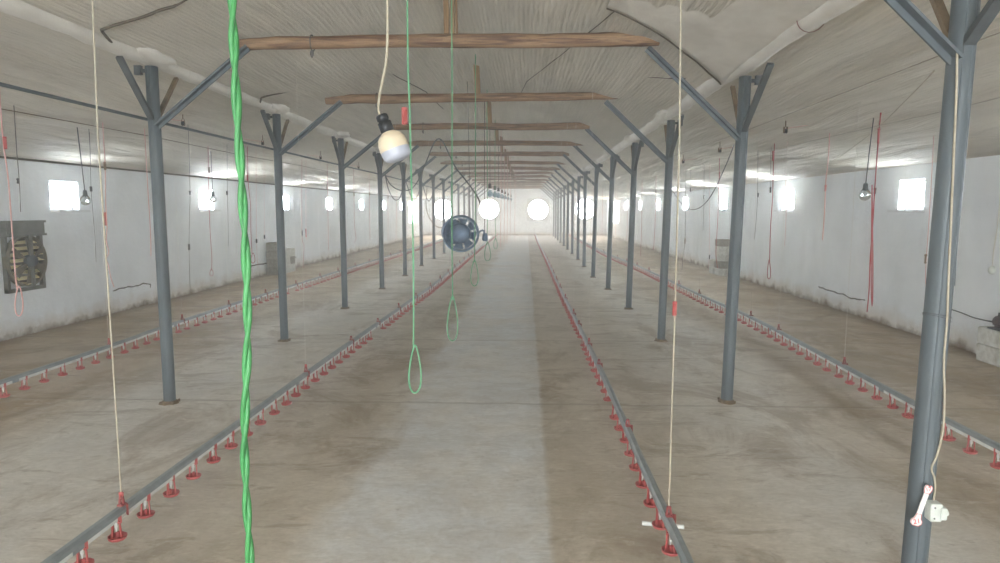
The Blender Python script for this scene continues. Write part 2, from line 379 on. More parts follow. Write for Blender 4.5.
# ------------------------------------------------------------------ purlins wrapped in film
def purlin(x, z, label):
    t = empty('roof_purlin', (0, 0, 0), label, 'beam', 'film-wrapped purlins on the posts')
    b = MB(); b.box(x-.04, x+.04, YN, YF-.02, z-.03, z+.05); b.build('purlin_core', M['steel_dk'], t)
    b = MB(); pts = []; rr = []
    N = 300
    for k in range(N+1):
        y = YN+.02+(YF-YN-.06)*k/N
        pts.append((x+.012*noise.noise((y*.9, 3, x)), y, z+.01+.012*noise.noise((y*1.1, 8, x)))); rr.append(.082+.022*noise.noise((y*2.2, 1, x))+.012*noise.noise((y*7, 1, x)))
    b.tube(pts, rr, 14); b.build('film_wrap', M['wrap'], t)
    for q in (PLs if x < 0 else PRs):      # crumpled film bunched where the purlin meets each post
        b = MB(); n1, n2 = 18, 12; vs = []
        for i in range(n2+1):
            for k in range(n1):
                a = 2*PI*k/n1; e = PI*i/n2; d = Vector((math.sin(e)*math.cos(a), math.sin(e)*math.sin(a), math.cos(e)))
                f_ = 1+.35*noise.noise(d*2.3+Vector((q.y, x, 0)))+.18*noise.noise(d*6+Vector((q.y, x, 3)))
                vs.append((q.x+d.x*.135*f_, q.y+d.y*.33*f_, z+.03+d.z*.085*f_))
        b.add(vs, [(i*n1+k, i*n1+(k+1) % n1, (i+1)*n1+(k+1) % n1, (i+1)*n1+k) for i in range(n2) for k in range(n1)], True)
        b.build('film_bunch', M['wrap'], t)
    b = MB()
    for y in (4.6,) if x > 0 else ():
        b.lathe([(.093, -.012), (.097, 0), (.093, .012)], (x, y, z+.01), (0.1, 1, 0.25), 18)
    if b.v: b.build('tape_band', mat('dark_red_tape', (116, 62, 50), .7), t)
    return t
purlin(PL, 3.135, 'long white film-wrapped purlin lying along the left row of posts')
purlin(PR, 3.055, 'long white film-wrapped purlin lying along the right row of posts')
# ------------------------------------------------------------------ tie logs with king posts
BX0, BX1 = -2.62, 1.2
for k in range(-1, 14):
    ql = PLs[k] if k >= 0 else Vector((PL, 3, 0)); qr = PRs[k] if k >= 0 else near
    y = (ql.y+qr.y)/2-.03
    rnd = random.Random(k+50)
    t = empty('tie_log', (0, y, 3.27), 'peeled wooden tie log under the ceiling, ' + ('out above the camera' if k < 0 else ORD[k]+' from the camera'), 'beam', 'wooden tie logs across the middle of the house')
    b = MB(); pts = []; rr = []; N = 26
    x0 = BX0+rnd.uniform(-.08, .05); x1 = BX1+rnd.uniform(-.1, .1)
    for i in range(N+1):
        u = i/N; x = x0+(x1-x0)*u
        pts.append((x, .02*noise.noise((x*.7, k, 0)), .035*noise.noise((x*.45, k*2.3, 5))+.012*noise.noise((x*2, k, 2))))
        rr.append((.064-.014*u if k % 2 else .052+.012*u)+.008*noise.noise((x*3, k, 1))+.004*noise.noise((x*11, k, 1)))
    rr[0] *= .85; rr[-1] *= .85
    b.tube(pts, rr, 12); b.build('log', M['log'], t)
    kx = -.64 if k else -.68
    b = MB()
    if k == 0:
        b.bar((kx-.022, 0, .03), (kx-.03, 0, .5), .045, .03, (0, 1, 0)); b.bar((kx+.03, -.01, .03), (kx+.028, -.01, .5), .035, .03, (0, 1, 0)); b.bar((kx+.065, .01, .03), (kx+.06, .01, .5), .02, .02, (0, 1, 0))
    else: b.bar((kx, 0, .02), (kx-.02, 0, .45), .075, .05, (0, 1, 0))
    b.build('king_post', M['lath'], t)
    # twine lashing hanging off each log
    if k >= 0:
        b = MB(); lx = x0+.72+rnd.uniform(-.05, .05)
        lp = [(.068*math.cos(a), .068*math.sin(a)) for a in [2*PI*i/12 for i in range(13)]]
        b.tube([(lx, c, s_) for c, s_ in lp], .006, 6); b.lathe([(.004, .0), (.016, -.02), (.018, -.045), (.004, -.07)], (lx, -.02, -.06), n=8); b.build('tied_ring', M['darkcord'], t)
# ------------------------------------------------------------------ long wires on the posts
def cord(name, pts, r, m, label, cat, group=None, n=6, smoothn=0):
    pts = [Vector(q) for q in pts]
    if smoothn:
        out = []
        for i in range(len(pts)-1):
            p0, p1, p2, p3 = pts[max(i-1, 0)], pts[i], pts[i+1], pts[min(i+2, len(pts)-1)]
            for s_ in range(smoothn):
                t = s_/smoothn
                out.append(.5*((2*p1)+(p2-p0)*t+(2*p0-5*p1+4*p2-p3)*t*t+(3*p1-p0-3*p2+p3)*t**3))
        pts = out+[pts[-1]]
    b = MB(); b.tube(pts, r, n); return tag(b.build(name, m), label, cat, group)
cord('support_wire', [(PL-.005+.03, YN, CR_L+.0)]+[(q.x-.075, q.y, CR_L+.005) for q in PLs]+[(PL-.07, YF, CR_L)], .015, M['steel'], 'long grey rod running from post to post down the left row', 'wire', 'rods along the post rows')
cord('support_wire', [(PR+.03, YN, CR_R)]+[(q.x+.075, q.y, CR_R+.005) for q in [near]+PRs]+[(PR+.07, YF, CR_R)], .0025, M['dull'], 'long thin wire running from post to post down the right row', 'wire', 'rods along the post rows')
# thin wires crossing below the aisle ceilings
cord('ceiling_wire', [(-5.15, YN, 2.68)]+[(-5.15, y, 2.80-.02*(i % 2)) for i, y in enumerate(range(3, 46, 3))], .005, M['rust'], 'thin wire under the pleated ceiling of the left aisle', 'wire', 'wires under the aisle ceilings')
cord('ceiling_wire', [(3.75, YN, 2.70)]+[(3.75, y, 2.70-.02*(i % 2)) for i, y in enumerate(range(3, 46, 3))], .003, M['dull'], 'thin wire under the pleated ceiling of the right aisle', 'wire', 'wires under the aisle ceilings')
# ------------------------------------------------------------------ nipple drinker lines
def cup_mesh():
    b = MB()                                     # red: cup, two-prong arm, clamp ; white: nipple.  origin = pipe centre
    b.m = 0
    b.lathe([(.0001, -.124), (.028, -.124), (.042, -.118), (.048, -.102), (.045, -.101), (.036, -.113), (.0001, -.116)], (0, .006, 0), n=10)
    b.bar((-.022, .0, -.116), (-.017, 0, -.02), .014, .008); b.bar((.024, 0, -.116), (.017, 0, -.02), .009, .006)
    for s_ in (-1, 1): b.bar((s_*.017, 0, -.03), (s_*.017, 0, .012), .02, .007)
    b.box(-.02, .02, -.012, .012, -.022, -.014)
    b.bar((0, .02, -.118), (0, .016, -.085), .014, .014)
    b.m = 1
    b.lathe([(.009, -.014), (.009, -.05), (.006, -.054), (.003, -.075), (.0001, -.076)], n=8)
    o = b.build('drip_cup', [M['red'], M['pvc']]); me = o.data; bpy.data.objects.remove(o); return me
CUP = cup_mesh()
def clip_mesh():
    b = MB(); b.box(-.015, .015, -.018, .018, 0, .01); b.bar((-.012, 0, 0), (-.006, 0, .05), .009, .01); b.bar((.012, 0, 0), (.006, 0, .05), .009, .01); b.lathe([(.009, -.007), (.011, 0), (.009, .007)], (0, 0, .046), (1, 0, 0), 10); b.bar((.028, 0, -.05), (.028, 0, .01), .008, .02)
    o = b.build('hanger_clip', M['clip']); me = o.data; bpy.data.objects.remove(o); return me
CLIP = clip_mesh()
ZP = .20      # pipe centre height
def catmull(pts, per=10):
    out = []
    for i in range(len(pts)-1):
        p0, p1, p2, p3 = pts[max(i-1, 0)], pts[i], pts[i+1], pts[min(i+2, len(pts)-1)]
        for s_ in range(per):
            t = s_/per; out.append(.5*((2*p1)+(p2-p0)*t+(2*p0-5*p1+4*p2-p3)*t*t+(3*p1-p0-3*p2+p3)*t**3))
    return out+[pts[-1]]
def drinker(pix, ycup0, label, skip, clips, side):
    P = [W(*q, Z=ZP+.02) for q in pix]; P = [Vector((q.x, q.y, ZP)) for q in P]
    P.sort(key=lambda q: q.y)
    ys = 1.2; d = (P[1]-P[0])/(P[1].y-P[0].y); first = P[0]-d*0+Vector((0, ys-P[0].y, 0)) if P[0].y > ys else P[0]
    last = Vector((P[-1].x, 45.4, ZP))
    path = catmull([first]+[q for q in P if q.y > ys+.3]+[last], 8)
    def at(y):
        for a, c in zip(path, path[1:]):
            if a.y <= y <= c.y: return a.lerp(c, (y-a.y)/max(c.y-a.y, 1e-6))
        return path[-1].copy()
    t = empty('drinker_line', first, label, 'drinker line', 'nipple drinker lines')
    L = [q-first for q in path]
    b = MB()      # aluminium profile: shallow inverted channel carrying the pipe
    sec = [(-.027, .012), (-.024, .03), (-.012, .044), (.012, .044), (.024, .03), (.027, .012), (.022, .012), (.0, .016), (-.022, .012)]
    vs = [(q.x+a, q.y, q.z+c) for q in L for a, c in sec]; n = len(sec)
    b.add(vs, [(i*n+k, i*n+(k+1) % n, (i+1)*n+(k+1) % n, (i+1)*n+k) for i in range(len(L)-1) for k in range(n)])
    b.add(vs[:n], [tuple(range(n))]); b.build('rail', M['alu'], t)
    b = MB(); sec = [(-.014, -.018), (.014, -.018), (.014, .013), (-.014, .013)]
    vs = [(q.x+a, q.y, q.z+c) for q in L for a, c in sec]; n = 4
    b.add(vs, [(i*n+k, i*n+(k+1) % n, (i+1)*n+(k+1) % n, (i+1)*n+k) for i in range(len(L)-1) for k in range(n)]); b.add(vs[:n], [(0, 1, 2, 3)])
    b.build('water_pipe', M['pvc'], t)
    for k in range(15):
        y = 2.9+3.0*k; q = at(y)-first; b = MB(); b.box(-.017, .017, -.04, .04, -.018, .012); b.build('pipe_connector', M['alu'], t, q)
    y = ycup0; k = 0; rest = MB()
    while y < 45.2:
        if k not in skip:
            q = at(y)-first; rn = random.Random(k*7+int(first.x*10)); rz = rn.uniform(-.5, .5)+side*.5
            if k-len([i for i in skip if i < k]) < 100:
                o = bpy.data.objects.new('drip_cup', CUP); C.objects.link(o); o.parent = t; o.location = q; o.rotation_euler = (rn.uniform(-.05, .05), rn.uniform(-.08, .08), rz)
            else:
                rest.m = 0
                rest.lathe([(.0001, -.124), (.03, -.124), (.048, -.102), (.0001, -.114)], q, n=6)
                for s_ in (-1, 1): rest.bar(q+Vector((s_*.02, 0, -.116)), q+Vector((s_*.017, 0, -.014)), .011, .007)
                rest.m = 1; rest.bar(q+Vector((0, 0, -.08)), q+Vector((0, 0, -.012)), .014, .014)
        y += .268; k += 1
    if rest.v: o = rest.build('drip_cup', [M['red'], M['pvc']], t); o['kind'] = 'stuff'; o['label'] = 'far drip cups running to the end wall'
    for y in clips:
        q = at(y)-first; o = bpy.data.objects.new('hanger_clip', CLIP); C.objects.link(o); o.parent = t; o.location = q+Vector((0, 0, .043))
    return at
LI_px = [(54, 560), (124, 508), (175, 470), (250, 415), (330, 357), (410, 301), (437, 282), (470, 255)]
RI_px = [(687, 560), (650, 480), (603, 375), (575, 318), (560, 288), (546, 257), (538, 241)]
LO_px = [(0, 383), (125, 341), (160, 328.5), (250, 299), (330, 274), (430, 243)]
RO_px = [(1000, 448), (911, 402), (830, 359), (750, 317), (700, 295), (640, 267), (600, 250)]
def yrow(v, z=ZP+.11): return W(525, v, Z=z).y
rnd = random.Random(3)
def clipseq(seed_px, upto=24):
    ys = [yrow(v) for v in seed_px]
    while ys[-1] < upto: ys.append(ys[-1]+rnd.uniform(1.4, 1.65))
    return ys
cl_LI = clipseq([500, 367, 336, 318, 304]); cl_RI = clipseq([501, 416, 357, 338, 319, 309, 294])
cl_LO = clipseq([342, 317, 302]); cl_RO = clipseq([461, 355, 323, 310, 300])
at_LI = drinker(LI_px, W(526, 546, Z=.09).y-.268, 'long drinker line with red cups just left of the pale middle lane', {22, 23}, cl_LI, 1)
at_RI = drinker(RI_px, yrow(554, .06), 'long drinker line with red cups just right of the pale middle lane', {9, 20}, cl_RI, -1)
at_LO = drinker(LO_px, W(0, 399, X=-4.85).y-.27, 'long drinker line with red cups along the left aisle', {30}, cl_LO, 1)
at_RO = drinker(RO_px, W(1000, 470, X=3.33).y-.2, 'long drinker line with red cups along the right aisle', {40}, cl_RO, -1)
# cords that carry the drinker lines
def susp(at, y, m, r, who, k, adj=None, cl=0):
    q = at(y); zt = ztop_prof(q.x)+.0
    t = empty('suspension_string', (q.x, q.y, q.z+.088), '%s cord carrying the %s drinker line, %s from the camera' % ('cream' if r > .0038 else 'thin pale', who, ORD[k]), 'cord', 'cords carrying the '+who+' drinker line')
    dx = 0 if not r > .0038 else (-.025 if q.x > 0 else .03)
    L = zt-(q.z+.088); b = MB(); b.tube([(0, 0, -.0), (.004*noise.noise((y, 1, 1)), 0, L*.3), (0, .0, L*.6), (dx, 0, L)], r, 6); b.build('cord', m, t)
    z = adj or .01; h = .035 if adj else .014
    b = MB(); b.bar((0, 0, z-h), (0, 0, z+h), .02, .012); b.lathe([(.008, -.01), (.01, 0), (.008, .01)], (0, 0, z+h*.8), (1, 0, 0), 8); b.build('adjuster', M['red'], t)
for at, cl, who in ((at_LI, cl_LI, 'left inner'), (at_RI, cl_RI, 'right inner'), (at_LO, cl_LO, 'left outer'), (at_RO, cl_RO, 'right outer')):
    k = 0
    for i, y in enumerate(cl):
        if (who == 'right inner' and i in (1, 2, 4)) or (who == 'left inner' and i in (2, 3, 5)): continue
        big = i == 0 and 'inner' in who
        susp(at, y, M['cream'] if big else M['pale'], .0042 if big else .0014, who, k, adj=(W(670, 304, Y=y).z-at(y).z-.11) if (big and who == 'right inner') else None); k += 1
tag(cord('plastic_bar', [W(642, 523, Z=.012), W(684, 527, Z=.012)], .013, M['pvc'], 'short white plastic bar lying on the floor under the right inner drinker line', 'bar', n=10), None)
# ------------------------------------------------------------------ bulbs
def bulb_mesh(b, c, a, R, neck=.35):
    pr = [(R*neck, -R*1.35), (R*neck*1.15, -R*1.1), (R*.62, -R*.8)]+[(R*math.cos(t), R*math.sin(t)) for t in [(-.5+i*.18) for i in range(12)] if t < 1.5]+[(.0001, R)]
    b.lathe(pr, c, a, 20)
# big near lamp
t = empty('hanging_lamp', W(391, 137, Y=2.6), 'big frosted white bulb in a black socket hanging on a cream cable', 'lamp', None)
o0 = t.location.copy()
def loc_(px, py, Y): return W(px, py, Y=Y)-o0
ax = (loc_(397.5, 155, 2.6)-loc_(383, 118, 2.6)).normalized()
cB = loc_(391.5, 139.5, 2.6)
b = MB(); b.tube(catmull([loc_(387, -12, 2.6), loc_(387.5, 30, 2.6), loc_(386, 62, 2.6), loc_(380, 92, 2.6), loc_(378.5, 110, 2.6), loc_(381.5, 116, 2.6)], 6)[::1], .0052, 8)
zt = ztop_prof(o0.x)-o0.z; p0 = loc_(387, -12, 2.6); b.tube([p0, (p0.x, p0.y, zt)], .0052, 8); b.build('cable', M['cream'], t)
b = MB(); c0 = loc_(381.3, 115, 2.6); b.lathe([(.0001, 0), (.02, 0), (.024, .006), (.024, .02), (.021, .022), (.021, .028), (.027, .03), (.027, .07), (.022, .072), (.0001, .072)], c0, ax, 16); b.build('socket', M['black'], t)
R = .056
b = MB(); c1 = c0+ax*.07; b.lathe([(.02, -.004), (.030, .004), (.046, .016), (.055, .034), (.058, .052), (.0575, .072)], c1, ax, 24); b.build('bulb_body', M['bulb_cream'], t)
b = MB(); b.lathe([(.0576, .072), (.056, .092)]+[(.056*math.cos(a)**.6, .092+.026*math.sin(a)) for a in [i*PI/2/8 for i in range(1, 9)]], c1, ax, 24); b.build('bulb_dome', M['bulb_white'], t)
# row of lamps down the middle
xs = [490, 495, 498.5, 502, 505, 508, 511]
for k, px in enumerate(xs):
    Yk = .75*660/(525.8-px); q = W(px, 194+k*.9, Y=Yk)
    t = empty('hanging_lamp', q, 'blue-grey bulb in the far middle row, %s from the camera' % ORD[k], 'lamp', 'far row of hanging bulbs over the middle lane')
    b = MB(); b.tube([(0, 0, .2), (0, 0, ztop_prof(q.x)-q.z)], .006, 6); b.build('cable', M['darkcord'], t)
    b = MB(); b.lathe([(.0001, .22), (.024, .22), (.034, .20), (.036, .12), (.0001, .12)], n=12); b.build('socket', M['black'], t)
    b = MB(); bulb_mesh(b, (0, 0, 0), (0, 0, -1), .062, .42); b.build('bulb', M['bulb_blue'], t)
def clear_lamp(px, py, Y, label, topx):
    q = W(px, py, Y=Y); t = empty('hanging_lamp', q, label, 'lamp', 'clear bulbs over the side aisles')
    tp = W(topx, py, Y=Y).x-q.x
    b = MB(); b.tube([(0, 0, .1), (tp*.5, 0, .5), (tp, 0, ztop_prof(q.x+tp)-q.z)], .0055, 6); b.build('cable', M['cable'], t)
    b = MB(); b.lathe([(.0001, .125), (.018, .125), (.024, .11), (.027, .06), (.025, .045), (.0001, .045)], n=14); b.build('socket', M['steel_dk'], t)
    b = MB(); bulb_mesh(b, (0, 0, 0), (0, 0, -1), .06, .4); b.build('bulb', M['glass'], t)
    b = MB(); b.tube([(0, 0, .05), (-.006, 0, .02), (-.018, 0, .0)], .0012, 5); b.tube([(.0, 0, .05), (.006, 0, .02), (.018, 0, .0)], .0012, 5); b.tube([(-.018, 0, 0), (0, .01, .004), (.018, 0, 0)], .0012, 5); b.build('filament', M['steel_dk'], t)
clear_lamp(865, 195, 7.3, 'clear bulb hanging over the right aisle near its closest window', 869)
clear_lamp(85.5, 200.5, 7.95, 'clear bulb hanging in front of the big window of the left aisle', 82)
clear_lamp(213, 199, 11.1, 'clear bulb hanging in front of the second window of the left aisle', 213)
# ------------------------------------------------------------------ hanging cords of the aisles and the nave
def hang(px, Y, m, r, label, group=None, loop=None, clips=(), top=True):
    """px: list of picture points down the cord at depth Y ; loop: (centre px, top py, bottom py, half width px)"""
    P = [W(a, c, Y=Y+.0) for a, c in px]
    t = empty('hanging_string', P[-1], label, 'cord', group); o = P[-1]
    P = [q-o for q in P]
    if top: x0 = P[0].x; P = [Vector((x0+.003, 0, ztop_prof(o.x+x0)-o.z+.0))]+P
    for i in range(1, len(P)-1): P[i].y += .012*noise.noise((i*3.1, Y, px[0][0]))
    b = MB(); b.tube(catmull(P, 5), r, 6)
    if loop:
        cx, ty, by, hw = loop; N = 22; ring = []
        for i in range(N+1):
            u = 2*PI*i/N; yy = (1-math.cos(u))/2
            w = hw*math.sin(u)*(.35+.65*yy) ; q = W(cx+w, ty+(by-ty)*yy, Y=Y)-o; q.y = .008*math.sin(u); ring.append(q)
        b.tube(ring, r, 6, cap=False)
    b.build('cord', m, t)
    for (cx, cyy, h, cm) in clips:
        b = MB(); q = W(cx, cyy, Y=Y)-o; b.bar(q+Vector((0, 0, -h/2)), q+Vector((0, 0, h/2)), .026 if h > .05 else .018, .014); b.lathe([(.01, -.012), (.013, 0), (.01, .012)], q+Vector((0, 0, h/2-.008)), (1, 0, 0), 8); b.lathe([(.009, -.01), (.011, 0), (.009, .01)], q-Vector((0, 0, h/2-.008)), (1, 0, 0), 8)
        b.build('clip', cm, t)
    return t
RC, PC, DC, GC = M['redcord'], M['pinkcord'], M['darkcord'], M['greencord']
GL, GR, GN = 'cords hanging over the left aisle', 'cords hanging over the right aisle', 'green cords hanging over the middle lane'
def dep(X, px): return abs(X)*660/abs(px-525.8)
# left aisle
hang([(3, 140), (8, 180), (12, 230), (15, 270), (17, 289)], 5.9, PC, .006, 'pinkish cord with a long loop hanging in front of the wall fan', GL, loop=(19, 286, 316, 4.5), clips=[(5, 143, .11, M['red'])])
hang([(17, 150), (19, 180), (20.5, 212)], 6.6, DC, .004, 'thin dark cord ending just above the wall fan', GL, clips=[(18, 181, .05, M['black'])])
hang([(90, 150), (91, 190), (93, 215), (95, 240), (96, 262)], 8.1, DC, .003, 'thin grey cord just right of the bulb by the big left window', GL, clips=[(91, 189, .06, M['steel_dk'])])
hang([(103, 130), (105, 165), (105.5, 200), (107, 226), (106, 240), (109, 252), (106, 259), (108, 265), (111, 278), (114, 287)], 7.9, PC, .005, 'pink kinked cord with a red clip between the big left window and the first post', GL, clips=[(105, 166, .09, M['rust']), (105.5, 219, .16, M['red'])])
hang([(148, 195), (149.5, 215), (150.5, 235), (151, 256)], 8.6, PC, .005, 'short pale cord close to the nearest left post', GL)
hang([(189, 150), (190, 193), (189.5, 215), (189, 247), (190, 288)], 8.9, DC, .003, 'thin dark cord with two clips right of the nearest left post', GL, clips=[(190, 193, .05, M['steel_dk']), (189, 247, .08, M['steel_dk'])])
hang([(208, 150), (209, 205), (210, 232), (212, 258), (211.5, 270)], 10.6, RC, .004, 'dark red cord with a small ring end below the second left window', GL, loop=(211.5, 269, 276, 2), clips=[(209, 170, .09, M['rust'])])
hang([(227, 150), (227.5, 193), (228, 220), (228.5, 246)], 10.9, DC, .003, 'thin grey cord left of the thick green rope', GL, clips=[(227, 193, .06, M['steel_dk'])])
hang([(247, 125), (248, 178), (250.5, 205), (251, 230), (252, 254)], 11.4, RC, .005, 'red cord with a loop just right of the thick green rope', GL, loop=(253, 253, 263, 2.5), clips=[(247.5, 178, .1, M['red'])])
hang([(256, 160), (256.5, 241), (258, 268)], 11.9, PC, .0025, 'very thin cord with a black clip left of the concrete blocks', GL, clips=[(256.5, 241, .07, M['black'])])
hang([(264, 160), (264.5, 237)], 12.3, PC, .0018, 'fine thread with a black clip above the concrete blocks', GL, clips=[(264.5, 237, .07, M['black'])])
hang([(302, 150), (302, 233), (304, 245), (303.5, 258), (303, 268)], 14.3, RC, .004, 'red cord with a black clip right of the second left post', GL, clips=[(302, 233, .11, M['black'])])
hang([(306, 160), (306, 228), (306.5, 240)], 14.3, PC, .003, 'thin cord with a big red tag right of the second left post', GL, clips=[(306, 233, .18, M['red'])])
hang([(327, 150), (327.5, 186), (328, 220), (328.5, 250)], 15.8, RC, .004, 'dark red cord hanging in front of the fourth left window', GL, clips=[(327, 187, .12, M['rust'])])
hang([(353.5, 160), (354, 194), (354.5, 225), (356, 238), (354, 243)], 18, RC, .004, 'dark red cord right of the third left post', GL, clips=[(354, 194, .1, M['rust'])])
hang([(369, 160), (369.5, 194), (370, 240)], 19.5, PC, .005, 'pale red cord between the third and fourth left posts', GL, clips=[(369.5, 194, .1, M['rust'])])
hang([(388, 165), (388, 197), (388, 240)], 21.5, PC, .005, 'pale red cord right of the fourth left post', GL, clips=[(388, 197, .1, M['rust'])])
hang([(396, 165), (396.5, 205), (396, 240)], 24, PC, .005, 'pale red cord just left of the fifth left post', GL)
# right aisle
hang([(883, 75), (880, 120), (877, 160), (875, 190), (873, 225), (870, 260), (869, 290), (867, 312)], 7.1, RC, .0055, 'long red double cord left of the closest right window', GR, loop=(872, 185, 306, 1.6), clips=[(878.5, 136, .15, M['red'])])
hang([(875, 182), (875, 196)], 7.4, DC, .002, 'dark clip hanging beside the long red double cord', GR, clips=[(875, 191, .06, M['steel_dk'])])
hang([(828, 162), (826, 180), (824.5, 210), (822.5, 240)], 8.4, PC, .006, 'pale pink cord hanging between the two closest right windows', GR, clips=[(825.5, 188, .07, M['red'])])
hang([(777, 105), (775.5, 130), (773.5, 165), (772.5, 200), (770.5, 230), (769.5, 262)], 10.0, RC, .0055, 'red cord with a loop just left of the second right window', GR, loop=(769, 260, 279, 2.5), clips=[(776, 124, .08, M['rust']), (773, 156, .14, M['red'])])
hang([(786, 170), (786, 215), (784.5, 246)], 9.6, PC, .0025, 'fine thread below the second right window', GR)
hang([(770.5, 160), (770.5, 191)], 10.3, DC, .002, 'thin thread with a dark clip left of the red looped cord', GR, clips=[(770.5, 190, .08, M['black'])])
hang([(758, 150), (757.5, 195), (756, 220), (754.5, 239)], 10.8, DC, .0035, 'thin dark cord just right of the first far right post', GR, clips=[(758, 195, .06, M['steel_dk'])])
hang([(721, 100), (720, 140), (719, 176), (718, 215), (716.5, 240), (716, 255), (717.5, 268)], 12.9, RC, .005, 'dark red cord left of the third right window', GR, clips=[(719.5, 176, .14, M['red'])])
hang([(704, 150), (704, 197), (703, 231)], 14.1, DC, .003, 'thin grey cord beside the sagging cable', GR, clips=[(704, 197, .08, M['steel_dk'])])
hang([(687, 80), (686.5, 150), (685.5, 200), (685, 240), (683, 256), (682, 270)], 15.7, DC, .0045, 'dark cord crossing the fourth right window', GR, clips=[(685, 241, .12, M['rust'])])
hang([(690.5, 160), (690.5, 190)], 15.5, DC, .002, 'small dark clip right of the fourth right window', GR, clips=[(690.5, 190, .08, M['black'])])
hang([(709.5, 180), (709.5, 240), (708.5, 270)], 13.6, PC, .0022, 'very fine thread with a low dark clip left of the right blocks', GR, clips=[(709.5, 257, .08, M['black'])])
hang([(656.5, 120), (656, 191), (655, 225), (653.5, 250)], 19.2, RC, .005, 'dark red cord between the second and third far right posts', GR, clips=[(656, 191, .15, M['rust'])])
hang([(642.5, 150), (642, 196), (641.5, 230), (640.5, 256)], 21.5, RC, .005, 'dark red cord at the fifth right window', GR, clips=[(642, 196, .16, M['rust'])])
hang([(628, 150), (628, 197), (626.5, 240)], 24.5, PC, .005, 'pale red cord right of the fourth far right post', GR, clips=[(628, 197, .14, M['rust'])])
hang([(616.5, 160), (616, 194), (615.5, 235)], 27.5, PC, .005, 'pale red cord at the tall right opening', GR)
hang([(602.5, 165), (602.5, 199), (602, 236)], 31, RC, .005, 'pale red cord just left of the fourth far right post', GR)
# middle of the house
hang([(407.5, 20), (408, 70), (409.5, 105), (411, 160), (413, 230), (413.5, 290), (413.5, 350)], 3.3, GC, .0048, 'green cord with a long loop and a red clip right of the big bulb', GN, loop=(415, 345, 393, 8), clips=[(404.5, 116, .08, M['red'])])
hang([(452, 90), (452, 160), (452, 240), (452.5, 300)], 5.5, GC, .0055, 'green cord whose loop hangs left of the pale lane, behind the first looped one', GN, loop=(452.5, 296, 341, 7))
hang([(475.5, 110), (475.5, 180), (475, 225), (474.5, 262)], 8.2, GC, .0065, 'green cord hanging across the right edge of the round fan', GN, loop=(474.5, 260, 286, 5))
hang([(487, 120), (487.5, 200), (487, 245)], 10.6, GC, .006, 'thin green cord right of the small motor of the round fan', GN, loop=(487.5, 242, 261, 4))
hang([(484.5, 150), (484.5, 215), (485, 236)], 11.2, DC, .006, 'dark cord right of the round fan', GN)
hang([(495, 140), (495, 200), (495.5, 240)], 14.2, GC, .006, 'faint green cord below the far row of bulbs', GN, loop=(495.5, 238, 249, 2.5))
for k, px in enumerate((501, 504.5, 507.5, 510.5, 515)):
    hang([(px, 160), (px, 200), (px-.5, 247-k*1.5)], 15.5+2.6*k, PC, .005, 'faint pink cord over the far pale lane, %s from the left' % ('first' if k == 0 else ORD[k]), 'pink cords over the far middle lane')
# thick green rope: two flat strands twisted together
t = empty('green_rope', W(250, 563, Y=1.3), 'thick twisted bright green rope hanging close to the camera at the left', 'rope')
o = t.location.copy()
P = catmull([W(a, c, Y=1.3)-o for a, c in [(230, -60), (232, 0), (235, 70), (238, 130), (242, 190), (246, 260), (247.5, 330), (245.5, 400), (244.5, 450), (247, 510), (250, 563), (252, 620)]], 14)
P = [Vector((P[0].x-.01, 0, ztop_prof(o.x)-o.z))]+P
for s_ in (0, 1):
    b = MB(); pts = []; Z0 = P[0].z; full = []
    for a, c in zip(P, P[1:]):
        N = max(1, int((a-c).length/.008))
        full += [a.lerp(c, i/N) for i in range(N)]
    rr = []
    for q in full:
        ph = q.z*2*PI/.21+1.3*noise.noise((q.z*3, 2, 1))+s_*PI
        pts.append(q+Vector((math.cos(ph)*.0042, math.sin(ph)*.0042, 0))); rr.append(.0054+.0012*noise.noise((q.z*9, s_*4, 3)))
    b.tube(pts, rr, 8); b.build('strand', M['green'], t)
# ------------------------------------------------------------------ sagging black cables among the left posts, and right
def sag(px, label, r=.012, m='cable', g=None):
    return cord('sagging_cable', [W(a, c, Y=Y) for a, c, Y in px], r, M[m], label, 'cable', g, 6, 6)
sag([(384, 172, 15.0), (390, 184, 15.2), (399, 190, 15.2), (409, 190, 14.8), (416, 184, 14.2), (421, 174, 13.6), (427, 160, 12.8), (433, 145, 12.2), (438, 139, 11.9), (443, 142, 11.7), (449, 154, 11.5), (456, 168, 11.3), (464, 178, 11.1), (473, 190, 10.8), (479, 200, 10.5), (481, 210, 10.2)], 'dark cable that sags from the fourth left post and arches over to the round fan', .012)
sag([(385, 173, 15.0), (388, 188, 15.2), (393, 198, 15.6), (397, 200, 16), (401, 195, 16.6), (404.5, 178, 17.6)], 'dark cable sagging low between the fourth and fifth left posts', .012)
sag([(406, 182, 18), (411, 196, 18.8), (415, 199, 19.4), (419, 192, 20.2), (421.5, 178, 20.8)], 'dark cable sagging between the fifth and sixth left posts', .013)
sag([(421.5, 180, 21.0), (425, 193, 21.6), (428.5, 201, 22), (432, 196, 23), (434, 184, 24)], 'dark cable sagging between the sixth and seventh left posts', .014)
sag([(427, 188, 21.5), (426, 205, 21.5), (429, 217, 21.5), (436, 226, 21.5), (443, 228, 21.5)], 'reddish brown hose hanging down beyond the sixth left post', .012, 'rust')
sag([(672, 190, 19), (678, 199, 17.6), (684, 206, 16.5), (692, 209.5, 15.5), (700, 207.5, 14.5), (708, 200, 13.6), (716, 187, 12.8), (722, 174, 12), (729, 158, 11.2), (734, 145, 10.4)], 'dark cable sagging across the wall in the right aisle', .009)
sag([(832, 161, 8.6), (842, 155, 8.0), (853, 147, 7.6), (868, 136, 7.1), (885, 121, 5.6), (905, 101, 4.6), (922, 84, 3.7), (934, 71, 3.1)], 'thin cord slanting from the large right post out to the right wall', .004, 'cream')
